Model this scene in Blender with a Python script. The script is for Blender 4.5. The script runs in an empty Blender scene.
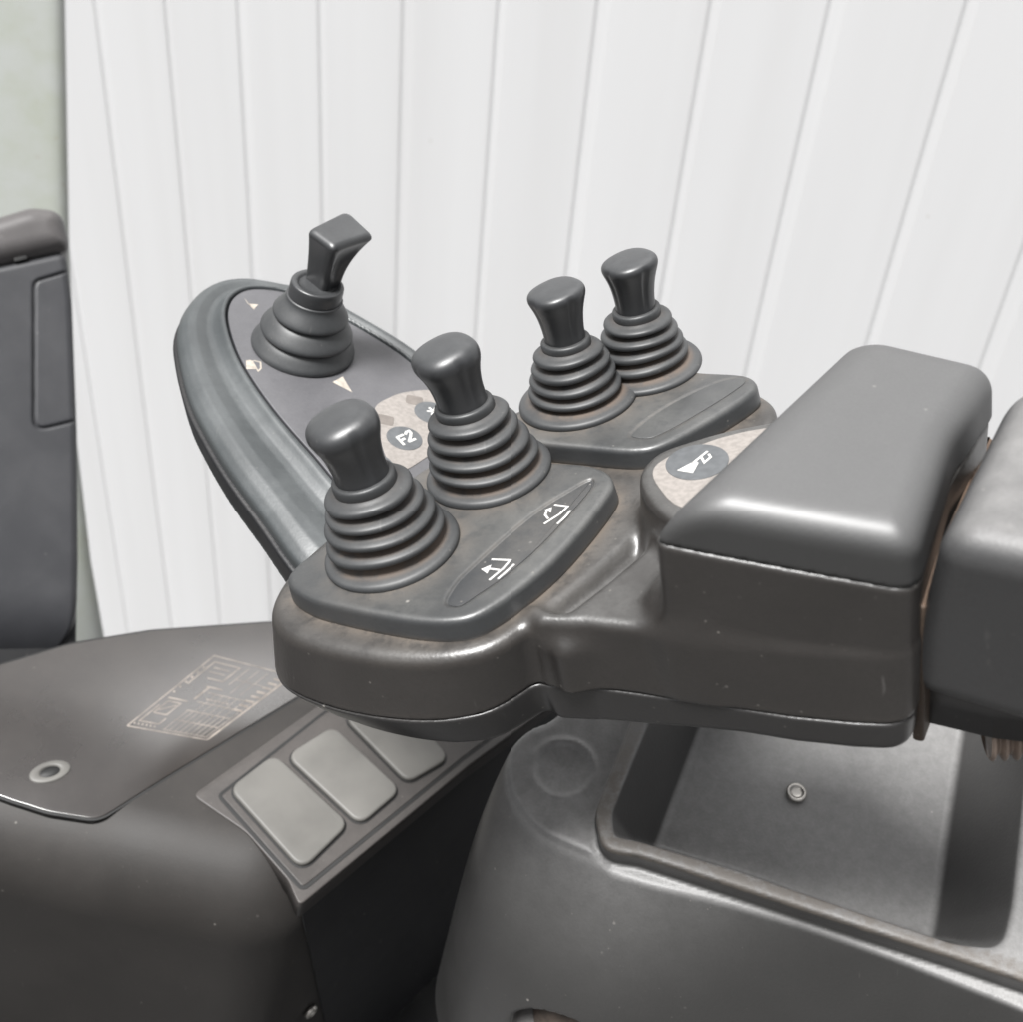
import bpy, math
import numpy as np
from mathutils import Matrix, Vector
rad = math.radians

# ------------------------------------------------------------------ camera
FPX, CX, CY = 1020.0, 511.5, 511.0          # focal length and centre in pixels of the photograph
CAM_LOC = np.array([0.0, 0.0, 2.15])
R = np.array([[0.99505557, -0.09931975, 0.0],      # camera axes -> world axes (pitched 32 deg down, rolled 6 deg)
              [0.05351058, 0.53610687, -0.8424524],
              [0.08367216, 0.83828695, 0.53877079]])
sc = bpy.context.scene
col = sc.collection
cd = bpy.data.cameras.new('camera')
cam = bpy.data.objects.new('camera', cd); col.objects.link(cam)
cd.sensor_width = 36.0; cd.sensor_fit = 'HORIZONTAL'; cd.lens = 36.0 * FPX / 1023.0
cd.clip_start = 0.01; cd.clip_end = 500.0
m = Matrix.Identity(4)
for i in range(3):
    for j in range(3): m[i][j] = R[i][j]
    m[i][3] = CAM_LOC[i]
cam.matrix_world = m
cd.dof.use_dof = True; cd.dof.focus_distance = 0.41; cd.dof.aperture_fstop = 12.0
sc.camera = cam

# ------------------------------------------------------------------ sky, sun, exposure
SUN_EL, SUN_AZ = rad(66), rad(222)          # azimuth from +Y clockwise: behind the camera, to its left
w = bpy.data.worlds.new('World'); sc.world = w; w.use_nodes = True
nt = w.node_tree; nt.nodes.clear()
sky = nt.nodes.new('ShaderNodeTexSky'); sky.sky_type = 'NISHITA'; sky.sun_disc = False
sky.sun_elevation = SUN_EL; sky.sun_rotation = SUN_AZ; sky.air_density = 1.0; sky.dust_density = 5.0; sky.ozone_density = 1.0
hs = nt.nodes.new('ShaderNodeHueSaturation'); hs.inputs['Saturation'].default_value = 0.12
bg = nt.nodes.new('ShaderNodeBackground'); bg.inputs['Strength'].default_value = 0.07
wo = nt.nodes.new('ShaderNodeOutputWorld')
nt.links.new(sky.outputs[0], hs.inputs['Color']); nt.links.new(hs.outputs[0], bg.inputs['Color']); nt.links.new(bg.outputs[0], wo.inputs['Surface'])
sl = bpy.data.lights.new('sun', 'SUN'); sl.energy = 4.4; sl.angle = rad(20); sl.color = (1.0, 0.993, 0.982)
so = bpy.data.objects.new('sun', sl); col.objects.link(so)
sd = Vector((math.sin(SUN_AZ) * math.cos(SUN_EL), math.cos(SUN_AZ) * math.cos(SUN_EL), math.sin(SUN_EL)))
so.rotation_euler = (-sd).to_track_quat('-Z', 'Y').to_euler(); so.location = (0, 0, 5)
sc.view_settings.view_transform = 'Standard'; sc.view_settings.look = 'None'
sc.view_settings.exposure = 0.62; sc.view_settings.gamma = 1.0; sc.view_settings.use_curve_mapping = False
sc.cycles.max_bounces = 8; sc.cycles.use_denoising = True

# ------------------------------------------------------------------ frames: planes of the things, measured from the photograph
class Frame:
    """local axes x (right), y (away), n (up out of the surface), in millimetres; turns a photo pixel at height h into local x, y"""
    def __init__(s, lean, e, px, depth):
        l, e = rad(lean), rad(e)
        s.n = np.array([-math.sin(l) * math.cos(e), math.cos(l) * math.cos(e), math.sin(e)])
        x = np.array([1.0, 0, 0]) - s.n[0] * s.n; s.x = x / np.linalg.norm(x); s.y = np.cross(s.n, s.x)
        s.O = s.ray(px) * depth
        B = R @ np.stack([s.x, s.y, s.n], 1)
        s.mat = Matrix.Identity(4); o = R @ s.O + CAM_LOC
        for i in range(3):
            for j in range(3): s.mat[i][j] = B[i, j]
            s.mat[i][3] = o[i]
    @staticmethod
    def ray(p): return np.array([(p[0] - CX) / FPX, -(p[1] - CY) / FPX, -1.0])
    def p(s, px, py, h=0.0):
        r = s.ray((px, py)); t = (s.n @ s.O + h * 0.001) / (s.n @ r); P = r * t - s.O
        return np.array([P @ s.x, P @ s.y]) * 1000
    def pts(s, L, h=0.0): return np.array([s.p(q[0], q[1], q[2] if len(q) > 2 else h) for q in L])
    def on_plane(s, px, a, nrm):
        """local point where the pixel's ray meets the local plane through a with normal nrm"""
        r = s.ray((px[0], px[1])); B = np.stack([s.x, s.y, s.n])
        o = B @ (-s.O) * 1000; d = B @ r * 1000
        return o + d * (((np.asarray(a) - o) @ nrm) / (d @ nrm))

# ------------------------------------------------------------------ mesh helpers (millimetres in, metres out)
def mesh(name, V, faces, mat, parent=None, smooth=True, attr=None):
    me = bpy.data.meshes.new(name)
    V = np.asarray(V, np.float32) * 0.001
    if isinstance(faces, np.ndarray):
        n, k = faces.shape
        me.vertices.add(len(V)); me.vertices.foreach_set('co', V.ravel())
        me.loops.add(n * k); me.loops.foreach_set('vertex_index', faces.astype(np.int32).ravel())
        me.polygons.add(n); me.polygons.foreach_set('loop_start', np.arange(0, n * k, k, dtype=np.int32))
        me.update(calc_edges=True)
    else:
        me.from_pydata(V.tolist(), [], faces); me.update()
    me.polygons.foreach_set('use_smooth', np.full(len(me.polygons), smooth))
    if attr is not None:
        at = me.attributes.new('dirt', 'FLOAT', 'POINT'); at.data.foreach_set('value', np.asarray(attr, np.float32))
    me.materials.append(mat)
    ob = bpy.data.objects.new(name, me); col.objects.link(ob)
    if parent: ob.parent = parent
    return ob
def thing(name, label, cat, fr=None, group=None):
    o = bpy.data.objects.new(name, None); col.objects.link(o); o.empty_display_size = 0.02
    if fr: o.matrix_world = fr.mat
    o['label'] = label; o['category'] = cat
    if group: o['group'] = group
    return o
def part_empty(name, parent, loc):
    o = bpy.data.objects.new(name, None); col.objects.link(o); o.parent = parent; o.empty_display_size = 0.01
    o.location = tuple(np.array(loc) * 0.001); return o
def catmull(P, n=8, closed=True):
    P = np.asarray(P, float); N = len(P); out = []
    for i in range(N if closed else N - 1):
        if closed: a, b, c, d = P[(i - 1) % N], P[i], P[(i + 1) % N], P[(i + 2) % N]
        else: a, b, c, d = P[max(i - 1, 0)], P[i], P[i + 1], P[min(i + 2, N - 1)]
        t1 = max(np.linalg.norm(b - a), 1e-6) ** .5; t2 = max(np.linalg.norm(c - b), 1e-6) ** .5; t3 = max(np.linalg.norm(d - c), 1e-6) ** .5
        m1 = (c - b) if t1 < 1e-2 else ((b - a) / t1 - (c - a) / (t1 + t2) + (c - b) / t2) * t2
        m2 = (c - b) if t3 < 1e-2 else ((c - b) / t2 - (d - b) / (t2 + t3) + (d - c) / t3) * t2
        for t in np.arange(n) / n:
            out.append((2 * t**3 - 3 * t**2 + 1) * b + (t**3 - 2 * t**2 + t) * m1 + (-2 * t**3 + 3 * t**2) * c + (t**3 - t**2) * m2)
    if not closed: out.append(P[-1])
    return np.array(out)
def rounded(P, r, n=6):
    """polygon with round corners, radius r (number or one per corner)"""
    P = np.asarray(P, float); out = []
    for i in range(len(P)):
        a, b, c = P[i - 1], P[i], P[(i + 1) % len(P)]
        u = (a - b) / np.linalg.norm(a - b); v = (c - b) / np.linalg.norm(c - b)
        rr = r[i] if hasattr(r, '__len__') else r
        half = math.acos(max(-1, min(1, u @ v))) / 2
        t = min(rr / math.tan(half), .49 * np.linalg.norm(a - b), .49 * np.linalg.norm(c - b))
        p0, p1 = b + u * t, b + v * t
        for k in range(n + 1):
            s = k / n; out.append((1 - s)**2 * p0 + 2 * s * (1 - s) * b + s * s * p1)
    return np.array(out)
def area(P): x, y = P[:, 0], P[:, 1]; return .5 * np.sum(x * np.roll(y, -1) - y * np.roll(x, -1))
def inset(P, d):
    T = np.roll(P, -1, 0) - np.roll(P, 1, 0); T /= np.linalg.norm(T, axis=1)[:, None] + 1e-9
    return P + d * np.stack([-T[:, 1], T[:, 0]], 1)
def slab(name, P, h0, h1, b, mat, parent, attr=None, bottom=True, draft=0.0):
    """plate with outline P between heights h0 and h1 and a rounded top edge b"""
    P = np.asarray(P, float)
    if area(P) < 0: P = P[::-1]
    rings = [(-draft * (h1 - h0), h0), (0, h1 - b)] + [(b * (1 - math.cos(a)), h1 - b + b * math.sin(a)) for a in (math.pi / 8, math.pi / 4, 3 * math.pi / 8, math.pi / 2)]
    V = []; F = []; n = len(P)
    for d, h in rings: V += [(*q, h) for q in inset(P, d)]
    for k in range(len(rings) - 1):
        for i in range(n):
            j = (i + 1) % n; F.append((k * n + i, k * n + j, (k + 1) * n + j, (k + 1) * n + i))
    F.append(tuple(range((len(rings) - 1) * n, len(rings) * n)))
    if bottom: F.append(tuple(range(n - 1, -1, -1)))
    return mesh(name, V, F, mat, parent)
def lathe(prof, seg=72, axis=lambda h: (0, 0), rmod=None, cap=True):
    V = []; F = []
    for k, (r, h) in enumerate(prof):
        ax = axis(h)
        for i in range(seg):
            t = 2 * math.pi * i / seg; rr = r if rmod is None else r * rmod(t, k / (len(prof) - 1))
            V.append((ax[0] + rr * math.cos(t), ax[1] + rr * math.sin(t), h))
    for k in range(len(prof) - 1):
        for i in range(seg):
            j = (i + 1) % seg; F.append((k * seg + i, k * seg + j, (k + 1) * seg + j, (k + 1) * seg + i))
    if cap:
        F.append(tuple(range((len(prof) - 1) * seg, len(prof) * seg))); F.append(tuple(range(seg - 1, -1, -1)))
    return np.array(V), F
def strokes(name, lines, wd, h0, h1, mat, parent, polys=()):
    """printed mark: polylines of width wd (local mm) and filled polygons, a film between h0 and h1"""
    V = []; F = []
    def add(P):
        P = np.asarray(P, float)
        if area(P) < 0: P = P[::-1]
        n = len(P); o = len(V)
        V.extend((*q, h0) for q in P); V.extend((*q, h1) for q in P)
        F.append(tuple(o + n + i for i in range(n))); F.append(tuple(o + n - 1 - i for i in range(n)))
        for i in range(n): j = (i + 1) % n; F.append((o + i, o + j, o + n + j, o + n + i))
    for L in lines:
        ww = wd
        if isinstance(L, tuple): L, ww = L
        L = np.asarray(L, float)
        if len(L) < 2: continue
        T = np.gradient(L, axis=0) if len(L) > 2 else np.repeat((L[1:] - L[:1]), 2, 0)
        T = T / (np.linalg.norm(T, axis=1)[:, None] + 1e-9); N = np.stack([-T[:, 1], T[:, 0]], 1)
        if len(L) > 2:      # miter the inner corners
            for i in range(1, len(L) - 1):
                a = L[i] - L[i - 1]; b = L[i + 1] - L[i]; a /= np.linalg.norm(a); b /= np.linalg.norm(b)
                na = np.array([-a[1], a[0]]); nb = np.array([-b[1], b[0]]); q = na + nb; q /= np.linalg.norm(q); N[i] = q / max(.45, q @ na)
        add(np.concatenate([L + N * ww / 2, (L - N * ww / 2)[::-1]]))
    for P in polys: add(P)
    return mesh(name, V, F, mat, parent, smooth=False)
def ellipse(c, a, b=None, n=48, rot=0):
    t = np.arange(n) * 2 * math.pi / n; b = b or a
    return np.asarray(c) + np.stack([a * np.cos(t) * math.cos(rot) - b * np.sin(t) * math.sin(rot), a * np.cos(t) * math.sin(rot) + b * np.sin(t) * math.cos(rot)], 1)
def boxmesh(lo, hi):
    V = [(x, y, z) for x in (lo[0], hi[0]) for y in (lo[1], hi[1]) for z in (lo[2], hi[2])]
    return V, [(0, 1, 3, 2), (4, 6, 7, 5), (0, 4, 5, 1), (2, 3, 7, 6), (0, 2, 6, 4), (1, 5, 7, 3)]

# ------------------------------------------------------------------ moulded solids: distance fields meshed with surface nets
def smin(a, b, k):
    h = np.clip(.5 + .5 * (b - a) / k, 0, 1); return b * (1 - h) + a * h - k * h * (1 - h)
def smax(a, b, k): return -smin(-a, -b, k)
class Outline:
    """2-D signed distance of a closed outline, sampled on a 0.6 mm lattice"""
    def __init__(s, P, st=.6, mg=24):
        P = np.asarray(P, float); s.lo = P.min(0) - mg; s.st = st
        n = np.ceil((P.max(0) + mg - s.lo) / st).astype(int) + 1
        X = s.lo[0] + st * np.arange(n[0]); Y = s.lo[1] + st * np.arange(n[1])
        D = np.full(n, 1e9, np.float32); ins = np.zeros(n, bool); gx, gy = np.meshgrid(X.astype(np.float32), Y.astype(np.float32), indexing='ij')
        for a, b in zip(P, np.roll(P, -1, 0)):
            e = (b - a).astype(np.float32); L = float(e @ e)
            if L < 1e-9: continue
            t = np.clip(((gx - a[0]) * e[0] + (gy - a[1]) * e[1]) / L, 0, 1)
            D = np.minimum(D, (gx - a[0] - t * e[0])**2 + (gy - a[1] - t * e[1])**2)
            if a[1] != b[1]:
                ins ^= ((a[1] > gy) != (b[1] > gy)) & (gx < (b[0] - a[0]) * (gy - a[1]) / (b[1] - a[1]) + a[0])
        D = np.sqrt(D); D[ins] *= -1
        for _ in range(3):
            D[1:-1, 1:-1] = .5 * D[1:-1, 1:-1] + .125 * (D[:-2, 1:-1] + D[2:, 1:-1] + D[1:-1, :-2] + D[1:-1, 2:])
        s.D = D; s.n = n
    def __call__(s, x, y):
        u = (x - s.lo[0]) / s.st; v = (y - s.lo[1]) / s.st
        uc = np.clip(u, 0, s.n[0] - 1.001); vc = np.clip(v, 0, s.n[1] - 1.001)
        i = uc.astype(np.int32); j = vc.astype(np.int32); a = uc - i; b = vc - j; D = s.D
        d = (D[i, j] * (1 - a) + D[i + 1, j] * a) * (1 - b) + (D[i, j + 1] * (1 - a) + D[i + 1, j + 1] * a) * b
        return d + np.hypot(u - uc, v - vc) * s.st
def prism(P, h0, h1, r, draft=0.0, shear=(0, 0), ref=None, top=None):
    """rounded solid under outline P; draft widens it going down, shear leans it; top(x, y) may lower its upper face"""
    o = P if isinstance(P, Outline) else Outline(P); ref = h1 if ref is None else ref; c = 1 / math.hypot(1, draft)
    def f(Q):
        dn = ref - Q[:, 2]
        d2 = (o(Q[:, 0] - shear[0] * dn, Q[:, 1] - shear[1] * dn) - draft * dn) * c
        hi = h1 if top is None else h1 + top(Q[:, 0], Q[:, 1])
        dz = np.maximum(Q[:, 2] - hi, h0 - Q[:, 2])
        a, b = d2 + r, dz + r
        return np.hypot(np.maximum(a, 0), np.maximum(b, 0)) + np.minimum(np.maximum(a, b), 0) - r
    return f
def nets(f, lo, hi, st):
    """surface-net mesh of f = 0 inside the box, vertices pulled exactly onto the surface"""
    lo = np.asarray(lo, float); n = np.ceil((np.asarray(hi) - lo) / st).astype(int) + 1
    ax = [(lo[k] + st * np.arange(n[k])).astype(np.float32) for k in range(3)]
    G = np.empty(n, np.float32); gy, gz = np.meshgrid(ax[1], ax[2], indexing='ij'); gy = gy.ravel(); gz = gz.ravel()
    B = max(1, 600000 // len(gy))
    for i in range(0, n[0], B):
        xs = ax[0][i:i + B]; Q = np.stack([np.repeat(xs, len(gy)), np.tile(gy, len(xs)), np.tile(gz, len(xs))], 1)
        G[i:i + B] = f(Q).reshape(len(xs), n[1], n[2])
    S = G < 0
    c = [S[i:n[0] - 1 + i, j:n[1] - 1 + j, k:n[2] - 1 + k] for i in (0, 1) for j in (0, 1) for k in (0, 1)]
    s = sum(x.astype(np.int8) for x in c); act = (s > 0) & (s < 8); I = np.argwhere(act)
    idx = np.full(act.shape, -1, np.int64); idx[act] = np.arange(len(I))
    acc = np.zeros((len(I), 3)); cnt = np.zeros(len(I))
    cor = [np.array(q) for q in np.ndindex(2, 2, 2)]
    for a in cor:
        for k in range(3):
            if a[k]: continue
            b = a.copy(); b[k] = 1
            va = G[tuple((I + a).T)]; vb = G[tuple((I + b).T)]; m_ = (va < 0) != (vb < 0)
            t = np.where(m_, va / np.where(m_, va - vb, 1), 0); p = a + t[:, None] * (b - a)
            acc[m_] += p[m_]; cnt += m_
    V = lo + (I + acc / cnt[:, None]) * st
    F = []
    for k in range(3):
        u, v = (k + 1) % 3, (k + 2) % 3
        sl0 = [slice(None)] * 3; sl1 = [slice(None)] * 3; sl0[k] = slice(0, n[k] - 1); sl1[k] = slice(1, n[k])
        e = S[tuple(sl0)] != S[tuple(sl1)]; E = np.argwhere(e)
        E = E[(E[:, u] > 0) & (E[:, v] > 0) & (E[:, u] < n[u] - 1) & (E[:, v] < n[v] - 1)]
        du = np.eye(3, dtype=int)[u]; dv = np.eye(3, dtype=int)[v]
        q = np.stack([idx[tuple((E - du - dv).T)], idx[tuple((E - dv).T)], idx[tuple(E.T)], idx[tuple((E - du).T)]], 1)
        fl = ~S[tuple(E.T)]; q[fl] = q[fl][:, ::-1]; F.append(q)
    F = np.concatenate(F)
    eps = .15
    for _ in range(3):
        d = f(V); g = np.stack([f(V + np.eye(3)[k] * eps) - f(V - np.eye(3)[k] * eps) for k in range(3)], 1) / (2 * eps)
        g2 = np.maximum((g * g).sum(1), .2); V = V - np.clip(d / g2, -st, st)[:, None] * g * .9
    return V, F

# ------------------------------------------------------------------ materials
def nodes(name):
    mt = bpy.data.materials.new(name); mt.use_nodes = True; t = mt.node_tree
    return mt, t, t.nodes['Principled BSDF']
def N(t, kind, **kw):
    n = t.nodes.new(kind)
    for k, v in kw.items():
        if k in n.inputs: n.inputs[k].default_value = v
        else: setattr(n, k, v)
    return n
def ramp(t, src, a, b):
    r = N(t, 'ShaderNodeMapRange'); r.interpolation_type = 'SMOOTHSTEP'
    r.inputs['From Min'].default_value = a; r.inputs['From Max'].default_value = b; t.links.new(src, r.inputs['Value']); return r.outputs[0]
def mul(t, a, b, op='MULTIPLY'):
    n = N(t, 'ShaderNodeMath', operation='ADD' if op == 'SUM' else op); n.use_clamp = op == 'ADD'
    for k, v in enumerate((a, b)):
        if isinstance(v, (int, float)): n.inputs[k].default_value = v
        else: t.links.new(v, n.inputs[k])
    return n.outputs[0]
def mix(t, fac, a, b):
    n = N(t, 'ShaderNodeMix', data_type='RGBA')
    if isinstance(fac, (int, float)): n.inputs[0].default_value = fac
    else: t.links.new(fac, n.inputs[0])
    for k, v in ((6, a), (7, b)):
        if isinstance(v, tuple): n.inputs[k].default_value = (*v, 1)
        else: t.links.new(v, n.inputs[k])
    return n.outputs[2]
def plastic(name, base, rough=.42, dust_sheen=.25, dust_sheen_col=(.16, .145, .125), grain=.12, gscale=800, dirtcol=(.11, .09, .072), dirt=False, specks=.5, spec=.5, blot=.3, coat=0, coatr=.2, even=.25, mott=.14):
    """moulded plastic: fine grain, uneven sheen, dusty upward faces paled further as painted sheen, pale specks and fine scratches, optional brown dirt where the mesh says it gathers"""
    mt, t, b = nodes(name); L = t.links.new
    tc = N(t, 'ShaderNodeTexCoord').outputs['Object']
    n1 = N(t, 'ShaderNodeTexNoise', Scale=18.0, Detail=6.0, Roughness=.6); L(tc, n1.inputs['Vector'])
    n2 = N(t, 'ShaderNodeTexNoise', Scale=160.0, Detail=4.0, Roughness=.65); L(tc, n2.inputs['Vector'])
    n3 = N(t, 'ShaderNodeTexNoise', Scale=float(gscale), Detail=2.0); L(tc, n3.inputs['Vector'])
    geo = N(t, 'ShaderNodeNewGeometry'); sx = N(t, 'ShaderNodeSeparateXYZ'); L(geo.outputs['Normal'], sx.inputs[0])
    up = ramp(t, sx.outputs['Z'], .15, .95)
    d = mul(t, mul(t, up, mul(t, mul(t, ramp(t, n1.outputs[0], .3, .72), 1 - even), even, 'ADD')), dust_sheen)  # dusty tone on upward faces, partly sheen painted into the colour
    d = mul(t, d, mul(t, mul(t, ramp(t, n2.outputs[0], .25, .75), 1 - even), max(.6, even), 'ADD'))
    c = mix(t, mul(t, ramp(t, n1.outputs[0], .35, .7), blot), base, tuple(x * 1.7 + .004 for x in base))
    c = mix(t, d, c, dust_sheen_col)
    if specks > 0:
        v = N(t, 'ShaderNodeTexVoronoi', Scale=140.0); L(tc, v.inputs['Vector'])
        wn = N(t, 'ShaderNodeTexWhiteNoise', noise_dimensions='3D'); L(v.outputs['Position'], wn.inputs['Vector'])
        sp = mul(t, ramp(t, v.outputs['Distance'], .13, .05), ramp(t, wn.outputs[0], .95, .995))
        c = mix(t, mul(t, sp, specks), c, (.55, .52, .48))
        v2 = N(t, 'ShaderNodeTexVoronoi', Scale=330.0); L(tc, v2.inputs['Vector'])
        w2 = N(t, 'ShaderNodeTexWhiteNoise', noise_dimensions='3D'); L(v2.outputs['Position'], w2.inputs['Vector'])
        c = mix(t, mul(t, mul(t, ramp(t, v2.outputs['Distance'], .2, .08), ramp(t, w2.outputs[0], .88, .99)), specks * .5), c, (.33, .31, .28))
        mp = N(t, 'ShaderNodeMapping'); mp.inputs['Rotation'].default_value = (.4, .7, .5); mp.inputs['Scale'].default_value = (260, 22, 60); L(tc, mp.inputs['Vector'])
        ns = N(t, 'ShaderNodeTexNoise', Scale=1.0, Detail=2.0); L(mp.outputs[0], ns.inputs['Vector'])
        c = mix(t, mul(t, ramp(t, ns.outputs[0], .72, .80), specks * .35), c, (.25, .24, .23))
    hsv = N(t, 'ShaderNodeHueSaturation'); L(c, hsv.inputs['Color']); L(mul(t, mul(t, n3.outputs[0], 2 * mott), 1 - mott, 'SUM'), hsv.inputs['Value']); c = hsv.outputs[0]
    if dirt:
        at = N(t, 'ShaderNodeAttribute', attribute_name='dirt')
        dd = mul(t, mul(t, at.outputs['Fac'], mul(t, ramp(t, n1.outputs[0], .30, .62), .2, 'ADD')), mul(t, ramp(t, n2.outputs[0], .28, .66), .25, 'ADD'))
        c = mix(t, dd, c, dirtcol); d = mul(t, d, dd, 'ADD')
    if coat: b.inputs['Coat Weight'].default_value = coat; b.inputs['Coat Roughness'].default_value = coatr; b.inputs['Coat IOR'].default_value = 2.2
    L(c, b.inputs['Base Color'])
    r = mul(t, mul(t, n1.outputs[0], .16), rough - .08, 'ADD'); r = mul(t, r, mul(t, d, .2), 'ADD'); L(r, b.inputs['Roughness'])
    b.inputs['Specular IOR Level'].default_value = spec
    bp = N(t, 'ShaderNodeBump', Strength=grain, Distance=.0004); L(n3.outputs[0], bp.inputs['Height']); L(bp.outputs[0], b.inputs['Normal'])
    return mt
def plain(name, base, rough=.5, var=.15, scale=60.0, bump=0.0, metal=0.0):
    mt, t, b = nodes(name); L = t.links.new; tc = N(t, 'ShaderNodeTexCoord').outputs['Object']
    n = N(t, 'ShaderNodeTexNoise', Scale=scale, Detail=5.0); L(tc, n.inputs['Vector'])
    c = mix(t, ramp(t, n.outputs[0], .3, .7), tuple(x * (1 - var) for x in base), tuple(min(1, x * (1 + var)) for x in base)); L(c, b.inputs['Base Color'])
    b.inputs['Roughness'].default_value = rough; b.inputs['Metallic'].default_value = metal
    if bump:
        bp = N(t, 'ShaderNodeBump', Strength=bump, Distance=.001); L(n.outputs[0], bp.inputs['Height']); L(bp.outputs[0], b.inputs['Normal'])
    return mt
M = dict(  # base colours are the plastics' own; upward faces turn pale: dusty, and partly painted sheen
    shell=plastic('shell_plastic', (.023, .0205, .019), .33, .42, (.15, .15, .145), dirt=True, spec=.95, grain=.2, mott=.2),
    lower=plastic('lower_shell_plastic', (.019, .018, .018), .34, .15, spec=.9),
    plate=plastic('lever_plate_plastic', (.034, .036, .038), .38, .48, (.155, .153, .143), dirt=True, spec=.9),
    inlay=plastic('inlay_plastic', (.03, .033, .037), .5, .3, specks=.8),
    boot=plastic('boot_rubber', (.036, .038, .040), .46, .22, (.16, .155, .148), grain=.08, dirt=True, dirtcol=(.12, .09, .07), specks=.3, spec=.6),
    knob=plastic('knob_plastic', (.027, .028, .030), .38, .26, (.16, .165, .165), grain=.08, specks=.25, spec=.75),
    pad=plastic('pad_soft_plastic', (.028, .028, .028), .54, .36, (.2, .2, .2), blot=.05, even=.95, grain=.1, gscale=1200, specks=.15, spec=.6, coat=.2, coatr=.38),  # even pale top colour paints in the sheen of wall and sky
    pod=plastic('pod_soft_plastic', (.038, .043, .045), .40, .22, (.2, .21, .21), specks=.3, spec=.9),
    podface=plastic('pod_face_plastic', (.062, .062, .068), .42, .32, (.2, .195, .2), specks=.3, spec=.8, even=.7),
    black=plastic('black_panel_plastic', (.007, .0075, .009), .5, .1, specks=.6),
    dash=plastic('dashboard_plastic', (.022, .020, .0185), .58, .10, (.10, .085, .075), grain=.1, specks=.2, spec=.4),
    cover=plastic('cover_plastic', (.020, .0165, .0145), .28, .08, (.1, .085, .075), grain=.05, specks=.15, coat=.6, spec=.5),
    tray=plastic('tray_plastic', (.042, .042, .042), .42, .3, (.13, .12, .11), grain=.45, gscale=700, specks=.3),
    lip=plastic('tray_lip_plastic', (.11, .10, .085), .38, .5, (.22, .19, .15), grain=.4, gscale=700, specks=.4),
    arm=plastic('armrest_vinyl', (.055, .055, .056), .42, .7, (.25, .245, .24), even=.7, blot=.1, spec=.8, grain=.2, gscale=1000, specks=.4),
    panel=plastic('panel_plastic', (.034, .035, .039), .45, .08, grain=.1, specks=.15),
    panelcap=plastic('panel_cap_plastic', (.085, .08, .08), .4, .1, grain=.1, specks=.3),
    keypad=plain('keypad_film', (.262, .24, .222), .55, .12, 500.0),
    padkey=plain('grey_key_rubber', (.125, .121, .112), .5, .16, 25.0, .02),
    bezel=plastic('bezel_plastic', (.042, .038, .036), .42, .25, (.12, .105, .095), specks=.2),
    white=plain('white_print', (.56, .55, .53), .6, .08, 400.0),
    cream=plain('cream_print', (.40, .36, .31), .6, .2, 300.0),
    chart=plain('faded_print', (.23, .20, .175), .6, .35, 120.0),
    keydark=plain('dark_key_print', (.10, .105, .11), .5, .12, 300.0),
    keymid=plain('mid_key_print', (.175, .155, .14), .55, .1, 300.0),
    groove=plain('groove_black', (.012, .012, .012), .6, .2),
    steel=plain('dull_steel', (.5, .48, .45), .35, .2, 90.0, 0, 1.0),
    brown=plain('dusty_brown_plastic', (.055, .042, .034), .6, .35, 120.0, .2),
    conduit=plain('conduit_plastic', (.22, .17, .14), .45, .25, 90.0),
)

# ------------------------------------------------------------------ setting: ground, cab floor, white wall
gm = plain('asphalt_ground', (.085, .083, .08), .85, .2, 4.0, .3)
g = mesh('ground', np.array([(-60, -60, 0), (60, -60, 0), (60, 60, 0), (-60, 60, 0)]) * 1000, [(0, 1, 2, 3)], gm); g['kind'] = 'structure'

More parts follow.
